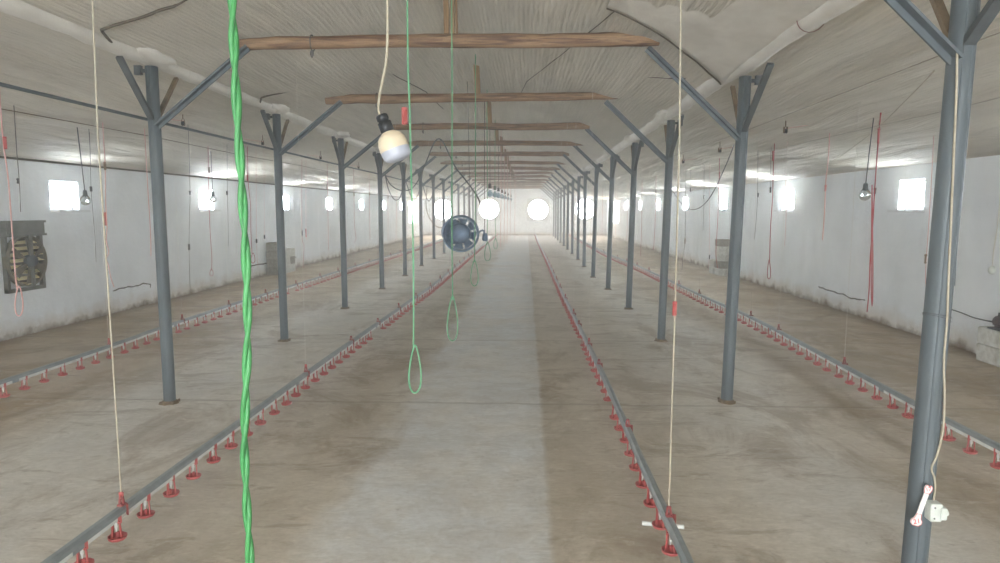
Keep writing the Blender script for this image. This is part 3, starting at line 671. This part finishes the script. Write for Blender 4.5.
# ------------------------------------------------------------------ round drum fan hanging over the left inner line
q = W(461, 233.5, Y=10.0)
t = empty('drum_fan', q, 'round dark drum fan hanging over the far left inner drinker line', 'fan')
b = MB(); b.lathe([(.255, .10), (.275, .09), (.282, .0), (.275, -.10), (.262, -.115), (.248, -.10), (.25, .0), (.245, .1), (.255, .10)], (0, 0, 0), (0, 1, .06), 36); b.build('drum', M['fan'], t)
b = MB()
for rr_ in (.21, .17, .23):
    b.lathe([(rr_-.004, 0), (rr_, .004), (rr_+.004, 0), (rr_, -.004), (rr_-.004, 0)], (0, -.1, 0), (0, 1, 0), 32)
for k in range(16):
    a = 2*PI*k/16; b.tube([(.12*math.cos(a), -.1, .12*math.sin(a)), (.25*math.cos(a), -.1, .25*math.sin(a))], .004, 5)
b.build('grille', M['fan'], t)
b = MB(); b.lathe([(.0001, -.14), (.11, -.135), (.145, -.11), (.15, -.08), (.15, .06), (.0001, .07)], (0, 0, 0), (0, 1, 0), 28); b.build('motor', M['fan'], t)
for k in range(8):
    a = 2*PI*k/8+.3
    if True:
        b = MB(); c, s_ = math.cos(a), math.sin(a); c2, s2 = math.cos(a+.6), math.sin(a+.6)
        vs = [(.12*c, -.04, .12*s_), (.24*c, -.05, .24*s_), (.24*c2, .03, .24*s2), (.12*c2, .02, .12*s2)]
        b.add(vs+[(x, y+.006, z) for x, y, z in vs], [(0, 1, 2, 3), (7, 6, 5, 4), (0, 4, 5, 1), (1, 5, 6, 2), (2, 6, 7, 3), (3, 7, 4, 0)]); b.build('blade', M['fan'], t)
b = MB(); b.lathe([(.16, -.03), (.19, 0), (.16, .03), (.05, .035), (.0001, .036)], (-.13, .12, .02), (-.25, 1, 0), 26); b.build('rear_housing', M['fan'], t)
b = MB(); b.tube(catmull([Vector((.26, 0, .0)), Vector((.30, 0, .04)), Vector((.34, 0, .045)), Vector((.36, 0, .0))], 5), .014, 8); b.build('side_arm', M['fan'], t)
b = MB(); b.lathe([(.0001, .05), (.03, .045), (.042, .0), (.045, -.05), (.03, -.075), (.0001, -.08)], (.365, 0, -.04), n=14); b.build('small_motor', M['fan'], t)
b = MB(); zt = ztop_prof(q.x)-q.z
for sx in (-.14, .14): b.tube([(sx, 0, .24), (sx*.8, 0, zt)], .004, 6)
b.build('suspension_wire', M['darkcord'], t)
# ------------------------------------------------------------------ end-wall fans
def wall_fan(x, z, label, ph):
    t = empty('exhaust_fan', (x, YF-.02, z), label, 'fan', 'round daylit fans in the far wall')
    R = .70; n = 40; b = MB(); S = .78; vs = []; fs = []
    for k in range(n):
        a = 2*PI*k/n; c, s_ = math.cos(a), math.sin(a); m_ = S/max(abs(c), abs(s_))
        for (r, y) in ((R, -.03), (m_, -.03), (m_, .02), (R, .16)): vs.append((r*c, y, r*s_))
    for k in range(n):
        k2 = (k+1) % n
        for i in range(4): i2 = (i+1) % 4; fs.append((k*4+i, k*4+i2, k2*4+i2, k2*4+i))
    b.add(vs, fs); b.build('frame_plate', M['frame'], t)
    b = MB(); b.lathe([(.0001, -.06), (.05, -.055), (.06, -.02), (.06, .05), (.0001, .05)], (0, 0.06, 0), (0, 1, 0), 16); b.build('hub', M['steel_dk'], t)
    b = MB(); b.bar((0, .13, -R), (0, .13, R), .02, .02); b.bar((-R, .13, 0), (R, .13, 0), .02, .02, (0, 1, 0)); b.build('guard', M['galv'], t)
    for k in range(3):
        a = 2*PI*k/3+ph; b = MB(); c, s_ = math.cos(a), math.sin(a); c2, s2 = math.cos(a+.22), math.sin(a+.22)
        vs = [(.05*c, .04, .05*s_), (.6*c, .03, .6*s_), (.62*c2, .09, .62*s2), (.05*c2, .08, .05*s2)]
        b.add(vs+[(x_, y_+.006, z_) for x_, y_, z_ in vs], [(0, 1, 2, 3), (7, 6, 5, 4), (0, 4, 5, 1), (1, 5, 6, 2), (2, 6, 7, 3), (3, 7, 4, 0)]); b.build('blade', M['galv'], t)
for (fx, fz), nm, ph in zip(FANS, ('leftmost', 'second from the left', 'third from the left', 'rightmost'), (.3, 1.2, 1.9, .8)):
    wall_fan(fx, fz, 'bright round fan in the far wall, '+nm, ph)
# ------------------------------------------------------------------ wall fan at the left
a = W(4, 221, X=XL+.05); c = W(44, 288, X=XL+.05)
y0, y1, z1, z0 = a.y, c.y, a.z, c.z; yc = (y0+y1)/2; hw = .36; zm = (z0+z1)/2
t = empty('exhaust_fan', (XL, yc, z0), 'dusty metal exhaust fan with shutter slats on the left wall', 'fan')
H_ = z1-z0; cz = H_*.43
b = MB(); b.box(.0, .10, -hw, hw, H_-.22, H_); b.box(.1, .13, -hw, hw, H_-.03, H_); b.box(.1, .13, -hw, hw, H_-.22, H_-.19)
b.box(0, .06, -hw, -hw+.05, 0, H_-.22); b.box(0, .06, hw-.05, hw, 0, H_-.22); b.box(0, .06, -hw, hw, 0, .05); b.build('housing', M['galv'], t)
b = MB(); b.lathe([(.35, 0), (.37, .01), (.37, .09), (.36, .1), (.345, .09), (.345, 0)], (0.01, 0, cz), (1, 0, 0), 32); b.build('drum_ring', M['tan'], t)
b = MB()
for k in range(8):
    z = cz-.33+k*.085; w = math.sqrt(max(0.01, .35**2-(z-cz)**2)); b.obox((.045, 0, z), (.03, 0, -.02), (0, w-.01, 0), (.001, 0, .002))
b.build('shutter_slats', M['lit_slat'], t)
b = MB(); b.lathe([(.0001, 0), (.349, 0), (.349, .004), (.0001, .004)], (.008, 0, cz), (1, 0, 0), 32); b.build('back_plate', M['tan'], t)
b = MB(); b.lathe([(.0001, .2), (.07, .19), (.085, .15), (.085, .09), (.0001, .09)], (0, 0, cz), (1, 0, 0), 18); b.build('motor', M['steel_dk'], t)
b = MB(); b.bar((.15, 0, cz-.37), (.15, 0, cz+.37), .06, .02, (1, 0, 0)); b.build('motor_mount', M['galv'], t)
for k in range(6):
    a = 2*PI*k/6+.35; b = MB(); c_, s_ = math.cos(a), math.sin(a); c2, s2 = math.cos(a+.42), math.sin(a+.42)
    vs = [(.10, .07*c_, cz+.07*s_), (.09, .33*c_, cz+.33*s_), (.13, .33*c2, cz+.33*s2), (.13, .07*c2, cz+.07*s2)]
    b.add(vs+[(x_+.005, y_, z_) for x_, y_, z_ in vs], [(0, 1, 2, 3), (7, 6, 5, 4), (0, 4, 5, 1), (1, 5, 6, 2), (2, 6, 7, 3), (3, 7, 4, 0)]); b.build('blade', M['tan'], t)
# ------------------------------------------------------------------ concrete blocks
def block(loc, L, D, H, m, label, group, rz=0):
    b = MB(); c = .012; rn = random.Random(int(loc[1]*100+loc[2]*37))
    prof = [(-1, -1), (1, -1), (1, 1), (-1, 1)]
    def ring(x, y, z): return [(px_*(x), py_*(y), z) for px_, py_ in prof]
    vs = ring(D/2-c, L/2-c, 0)+ring(D/2, L/2, c)+ring(D/2, L/2, H-c)+ring(D/2-c, L/2-c, H)
    vs += ring(D/2-.035, L/2-.04, H)+ring(D/2-.045, L/2-.05, .03)
    vs = [(x+rn.uniform(-.004, .004), y+rn.uniform(-.004, .004), z) for x, y, z in vs]
    fs = [(3, 2, 1, 0)]
    for r_ in range(5):
        for k in range(4): fs.append((r_*4+k, r_*4+(k+1) % 4, r_*4+4+(k+1) % 4, r_*4+4+k))
    fs.append((20, 21, 22, 23)); b.add(vs, fs)
    b.box(-D/2+.03, D/2-.03, -.018, .018, .03, H-.004)
    o = b.build('concrete_block', m); o.location = loc; o.rotation_euler = (0, 0, rz)
    return tag(o, label, 'block', group)
gb = 'concrete blocks stacked by the left wall'
yb = 18.1; lv = ['bottom', 'second', 'third', 'top']
for i in range(4): block((XL+.22, yb+.015*(i % 2), i*.225), .42, .36, .22, M['block'], 'concrete block in the front column by the left wall, %s one' % lv[i], gb, .03*i)
for i in range(3): block((XL+.22, yb+.9, i*.225), .40, .36, .22, M['block_white'] if i != 1 else M['block'], 'concrete block in the rear column by the left wall, %s one' % ['bottom', 'middle', 'top'][i], gb, .02)
for i in range(3): block((XL+.25, yb+.45, i*.225), .42, .3, .22, M['block_white'], 'pale concrete block between the two left wall columns, %s one' % ['bottom', 'middle', 'top'][i], gb, -.02)
gb = 'concrete blocks stacked by the right wall'
yb = 18.4
for i in range(4): block((XR-.2-.02*(i % 2), yb-.05*(i % 2), i*.2), .40, .34, .195, M['block'] if i == 1 else M['block_white'], 'concrete block in the tall pile by the right wall, %s one' % lv[i], gb, .05*(i % 2))
block((XR-.22, yb, .8), .38, .32, .19, M['block'], 'concrete block on the very top of the right wall pile', gb, .1)
for i in range(2): block((XR-.22, yb+.5, i*.2), .40, .34, .195, M['block_white'], 'low concrete block behind the tall right wall pile, %s one' % ['lower', 'upper'][i], gb)
# near right plinth with a small motor
py0 = W(972, 352, X=XR-.42).y
gb = 'limewashed blocks at the right edge'
block((XR-.115, 7.83, 0), .40, .22, .21, M['block_white'], 'limewashed block at the right edge, lower one under the motor', gb)
block((XR-.115, 7.83, .213), .40, .22, .20, M['block_white'], 'limewashed block at the right edge, upper one under the motor', gb)
mz = .413; my = 7.76
t = empty('electric_motor', (XR-.12, my, mz), 'small dark motor sitting on the limewashed blocks at the right edge', 'motor')
b = MB(); b.box(-.1, .1, -.12, .12, 0, .018); b.build('foot_plate', M['black'], t)
b = MB(); b.lathe([(.0001, -.13), (.05, -.128), (.068, -.11), (.072, -.06), (.072, .08), (.06, .11), (.0001, .115)], (0, 0, .088), (0, 1, 0), 20)
for k in range(14): a = 2*PI*k/14; b.bar((.071*math.cos(a), -.07, .088+.071*math.sin(a)), (.071*math.cos(a), .08, .088+.071*math.sin(a)), .006, .018, (math.cos(a), 0, math.sin(a)))
b.build('motor_body', m_noise('dark_maroon_paint', (92, 66, 68), (58, 50, 54), 30), t)
b = MB(); b.box(-.045, .045, -.04, .04, .15, .2); b.build('terminal_box', M['black'], t)
cord('motor_cable', [W(950, 309, X=XR-.02), W(962, 313, X=XR-.02), W(975, 318, X=XR-.02), Vector((XR-.1, my+.14, mz+.06)), Vector((XR-.22, my+.1, mz+.09))], .008, M['cable'], 'dark cable along the right wall to the small motor', 'cable', None, 6, 4)
# ------------------------------------------------------------------ wall cracks and film seams
def ribbon(name, px, X, r):
    b = MB(); P = [W(a, c, X=X) for a, c in px]; P2 = []
    for i in range(len(P)-1):
        for s_ in range(6): q = P[i].lerp(P[i+1], s_/6); q.z += .03*noise.noise((q.y*6, 1, X)); P2.append(q)
    b.tube(P2, [r*(1+.7*noise.noise((i*.7, 2, 2))) for i in range(len(P2))], 5); return struct(b.build(name, M['crack']))
ribbon('trim_1', [(113, 291), (122, 288), (135, 286), (143, 284), (150, 284), (150, 288)], XL-.003, .014)
ribbon('trim_2', [(819, 286.5), (829, 291), (842, 294), (852, 298), (868, 301.5)], XR+.003, .014)
ribbon('trim_3', [(250, 266), (258, 264.5), (268, 263)], XL-.003, .02)
ribbon('trim_4', [(290, 258.5), (297, 257)], XL-.003, .02)
def seam(name, pts, r=.008):
    b = MB(); P = []
    for i in range(len(pts)-1):
        for s_ in range(10):
            u = s_/10; x = pts[i][0]*(1-u)+pts[i+1][0]*u; y = pts[i][1]*(1-u)+pts[i+1][1]*u; P.append((x, y+.02*noise.noise((x*5, y*3, 0)), ztop_prof(x)-.022+.008*noise.noise((x*7, y*4, 1))))
    b.tube(P, r, 6); return struct(b.build(name, M['seam']))
seam('trim_5', [(-3.3, 8.25), (-3.2, 8.05), (-2.5, 8.05), (-1.75, 7.75)], .011)
seam('trim_6', [(-3.3, 5.3), (-3.2, 5.02), (-2.6, 4.95), (-2.2, 4.75), (-1.6, 4.6)], .011)
seam('trim_7', [(-1.7, 8.4), (-1.5, 10), (-1.45, 12)], .006)
seam('trim_8', [(.9, 4.2), (.55, 6.2), (.0, 9.2), (-.15, 11)], .005)
seam('trim_9', [(1.6, 6.9), (1.2, 7.3), (.6, 7.6)], .006)
b = MB(); nx, ny = 22, 22; vs = []
for j in range(ny+1):
    for i in range(nx+1):
        u, v = i/nx, j/ny; x = .62+u*1.22; yf = 5.35+1.15*u**1.6; y = 3.6+(yf-3.6)*v
        vs.append((x, y, ztop_prof(x)-.03-.06*v*v*u+.012*noise.noise((x*3, y*3, 0))))
b.add(vs, [(j*(nx+1)+i, (j+1)*(nx+1)+i, (j+1)*(nx+1)+i+1, j*(nx+1)+i+1) for j in range(ny) for i in range(nx)], True)
o = struct(b.build('trim_11', M['wrap'])); sm = o.modifiers.new('thick', 'SOLIDIFY'); sm.thickness = .006
b = MB(); b.tube([vs[ny*(nx+1)+i] for i in range(nx+1)], .009, 6); struct(b.build('trim_12', M['seam']))
# wall/ceiling edge battens
b = MB(); b.box(XL, XL+.03, YN, YF, 2.50, 2.53); struct(b.build('trim_10', M['seam']))
# small pulleys screwed under the aisle ceilings
pk = 0
for X, pxs, ys, side in ((-4.2, (183, 263, 321, 359), (122, 139, 156, 164), 'left'), (3.05, (776, 714, 679), (124, 143, 158), 'right')):
    for i, (px, py) in enumerate(zip(pxs, ys)):
        Y = abs(X)*660/abs(px-525.8); z = ztop_prof(X)-.02
        t = empty('ceiling_pulley', (X, Y, z-.13), 'small dark pulley under the %s aisle ceiling, %s from the camera' % (side, ORD[i]), 'pulley', 'pulleys under the aisle ceilings')
        b = MB(); b.lathe([(.012, -.012), (.03, -.012), (.022, 0), (.03, .012), (.012, .012)], (0, 0, 0), (1, 0, 0), 16); b.build('wheel', M['black'], t)
        b = MB(); b.bar((-.017, 0, -.02), (-.017, 0, .05), .004, .02); b.bar((.017, 0, -.02), (.017, 0, .05), .004, .02); b.tube([(0, 0, .05), (0, 0, .14)], .006, 6); b.build('hook', M['rust'], t)
        b = MB(); b.tube([(0, .02, .03), (-.25 if side == 'left' else .25, -.1, .06)], .004, 5); b.build('pull_string', M['pinkcord'], t)
# ------------------------------------------------------------------ things on the large right post
fy = near.y-.056
def onp(px, py, dy=0): return W(px, py, Y=fy-dy)
P = [onp(*q) for q in [(957, 52), (956.5, 90), (954, 150), (951.5, 210), (949, 270), (947, 320), (944, 360), (944.5, 400), (943, 430), (937, 455), (931.5, 468), (934.5, 478), (935, 490), (933.5, 500)]]
tag(cord('power_cable', P, .0048, M['cream'], 'cream cable running down the large right post to the socket box', 'cable', None, 8, 6), None)
P = [W(962, 55, Y=near.y), W(957, 140, Y=near.y), W(952.5, 220, Y=near.y), W(949, 285, Y=near.y)]
cord('conduit', [q+Vector((.004, -.02, 0)) for q in P], .0095, M['steel'], 'thin grey conduit clipped to the right side of the large right post', 'conduit', None, 10, 3)
# socket box
q = onp(934.5, 511, .02); t = empty('socket_box', q, 'white socket box on the lower part of the large right post', 'socket')
b = MB(); w_, h_ = .030, .042
def rbox(b, x0, x1, y0, y1, z0, z1, c):
    sec = [(x0+c, z0), (x1-c, z0), (x1, z0+c), (x1, z1-c), (x1-c, z1), (x0+c, z1), (x0, z1-c), (x0, z0+c)]
    vs = [(x, y1, z) for x, z in sec]+[(x, y0+c, z) for x, z in sec]+[((x-(x0+x1)/2)*.93+(x0+x1)/2, y0, (z-(z0+z1)/2)*.95+(z0+z1)/2) for x, z in sec]
    b.add(vs, [tuple(range(8))]+[(r*8+k, r*8+(k+1) % 8, r*8+8+(k+1) % 8, r*8+8+k) for r in range(2) for k in range(8)]+[tuple(range(23, 15, -1))])
rbox(b, -w_, w_*.75, -.022, .022, -h_, h_, .005); b.build('box_body', M['socket_box'], t)
b = MB(); rbox(b, w_*.4, w_*1.35, -.028, .02, -h_*.75, h_*.62, .005); b.lathe([(.011, 0), (.015, .002), (.015, .012), (.011, .014), (.011, 0)], (w_*1.35, -.004, -.004), (1, 0, 0), 16); b.build('outlet', M['socket_box'], t)
b = MB()
for z in (-.026, .024): b.lathe([(.0001, -.024), (.004, -.024), (.004, -.02)], (-.012, 0, z), (0, 1, 0), 8)
b.build('screw', M['steel_dk'], t)
# wrench-shaped key tag with printed numbers
a = onp(928.5, 489, .035); c = onp(917.5, 519, .035); d = (c-a).normalized(); s_ = Vector((0, 1, 0)).cross(d).normalized(); L = (c-a).length
t = empty('key_tag', a, 'white wrench-shaped tag with red ends marked 17 and 21 beside the socket box', 'tag')
def flat(outline, y0, y1):
    b = MB(); n = len(outline); vs = [s_*u+d*v+Vector((0, y0, 0)) for u, v in outline]+[s_*u+d*v+Vector((0, y1, 0)) for u, v in outline]
    b.add(vs, [tuple(range(n)), tuple(range(2*n-1, n-1, -1))]+[(k, n+k, n+(k+1) % n, (k+1) % n) for k in range(n)]); return b
hw = .0105
out = [(-hw, .022), (-.015, .014), (-.019, .0), (-.015, -.013), (-.006, -.017), (-.003, -.010), (.003, -.010), (.006, -.017), (.015, -.013), (.019, .0), (.015, .014), (hw, .022), (hw, L-.024), (.013, L-.014), (.016, L-.003), (.026, L+.008), (.025, L+.022), (.014, L+.032), (-.014, L+.032), (-.025, L+.022), (-.026, L+.008), (-.016, L-.003), (-.013, L-.014), (-hw, L-.024)]
flat([(u, v) for u, v in out], 0, .005).build('tag_body', M['tagwhite'], t)
def ringline(pts, r, y):
    b = MB(); b.tube([s_*u+d*v+Vector((0, y, 0)) for u, v in pts], r, 5); return b
b = MB()
for seg in (out[0:12]+out[0:1], out[12:24]+out[12:13]): b.tube([s_*u*.93+d*v+Vector((0, -.0005, 0)) for u, v in seg], .0011, 5)
b.build('red_outline', M['tagred'], t)
def text(body, pos, size):
    cu = bpy.data.curves.new('number_print', 'FONT'); cu.body = body; cu.size = size; cu.extrude = .0006; cu.align_x = 'CENTER'; cu.align_y = 'CENTER'
    o = bpy.data.objects.new('number_print', cu); C.objects.link(o)
    dg = bpy.context.evaluated_depsgraph_get(); me = bpy.data.meshes.new_from_object(o.evaluated_get(dg)); bpy.data.objects.remove(o)
    me.materials.clear(); me.materials.append(M['tagred'])
    o = bpy.data.objects.new('number_print', me); C.objects.link(o); o.parent = t; o.location = pos; o.rotation_euler = (PI/2, -.2, 0)
text('17', d*.002+Vector((0, -.0012, 0)), .026)
text('21', d*(L+.012)+Vector((0, -.0012, 0)), .032)
b = MB(); zt = W(940, 318, Y=near.y).z
for dz, a in ((0, .35), (.012, .2)): b.lathe([(.054, -.003), (.058, 0), (.054, .003)], (near.x+.019*(zt+dz), near.y, zt+dz), (a, .1, 1), 24)
tag(b.build('tie_wire', M['steel_dk']), 'thin wire tied round the large right post above the white socket box', 'wire')
t = hang([(936, 90), (933, 150), (929, 215), (926, 262), (925.5, 284)], 7.6, PC, .0035, 'thin pale cord with a dark red clip just left of the large right post', GR, clips=[(925.5, 259, .1, M['rust'])])
q = W(991, 270, X=XR-.02)
t = empty('wall_socket', q, 'small grey socket on the right wall at the edge, with its cable running up', 'socket')
b = MB(); b.lathe([(.05, 0), (.052, .012), (.04, .03), (.0001, .032)], (.02, 0, 0), (-1, 0, 0), 20); b.build('socket_cover', M['socket_box'], t)
b = MB(); b.tube([(.012, 0, .04), (.01, .0, .2), (.012, -.03, .5), (.012, -.05, ztop_prof(XR)-q.z-.02)], .006, 6); b.build('cable', M['pale'], t)
# ------------------------------------------------------------------ haze, light, camera
m = bpy.data.materials.new('dusty_haze'); m.use_nodes = True; nt = m.node_tree; nt.nodes.clear()
o_ = nt.nodes.new('ShaderNodeOutputMaterial'); v = nt.nodes.new('ShaderNodeVolumeScatter'); v.inputs['Density'].default_value = HAZE; v.inputs['Anisotropy'].default_value = .55; v.inputs['Color'].default_value = (.97, .985, 1, 1)
nt.links.new(v.outputs[0], o_.inputs['Volume'])
b = MB(); b.box(XL-.35, XR+.35, YN-.35, YF+.4, -.4, 4.3); o = b.build('dust_haze', m); tag(o, 'thin bright dusty haze filling the far half of the house', 'haze', None, 'stuff')
w = bpy.data.worlds.new('daylight'); bpy.context.scene.world = w; w.use_nodes = True; bg = w.node_tree.nodes['Background']
bg.inputs['Color'].default_value = (.91, .96, 1, 1); bg.inputs['Strength'].default_value = SKY
def portal(name, loc, rot, sx, sy):
    l = bpy.data.lights.new(name, 'AREA'); l.shape = 'RECTANGLE'; l.size = sx; l.size_y = sy; l.cycles.is_portal = True
    o = bpy.data.objects.new(name, l); C.objects.link(o); o.location = loc; o.rotation_euler = rot
portal('door_portal', ((DX0+DX1)/2, YN-.05, DZ/2), (PI/2, 0, 0), DX1-DX0, DZ)
for fx, fz in FANS: portal('fan_portal', (fx, YF+.15, fz), (-PI/2, 0, 0), 1.4, 1.4)
cam = bpy.data.cameras.new('camera'); co = bpy.data.objects.new('camera', cam); C.objects.link(co)
co.location = (0, 0, HC); co.rotation_euler = (PI/2-PIT, 0, -YAW)
cam.sensor_width = 36; cam.lens = FPX/1000*36; cam.clip_end = 200; cam.clip_start = .05
sc = bpy.context.scene; sc.camera = co
sc.view_settings.view_transform = 'Standard'; sc.view_settings.look = 'None'; sc.view_settings.gamma = 1; sc.view_settings.use_curve_mapping = False
sc.view_settings.exposure = 3.0
sc.cycles.max_bounces = 16; sc.cycles.diffuse_bounces = 14; sc.cycles.volume_bounces = 1; sc.cycles.transmission_bounces = 4
for o in bpy.data.objects:
    if 'label' in o and 'nearest from the camera' in o['label']: o['label'] = o['label'].replace('nearest from the camera', 'nearest to the camera')
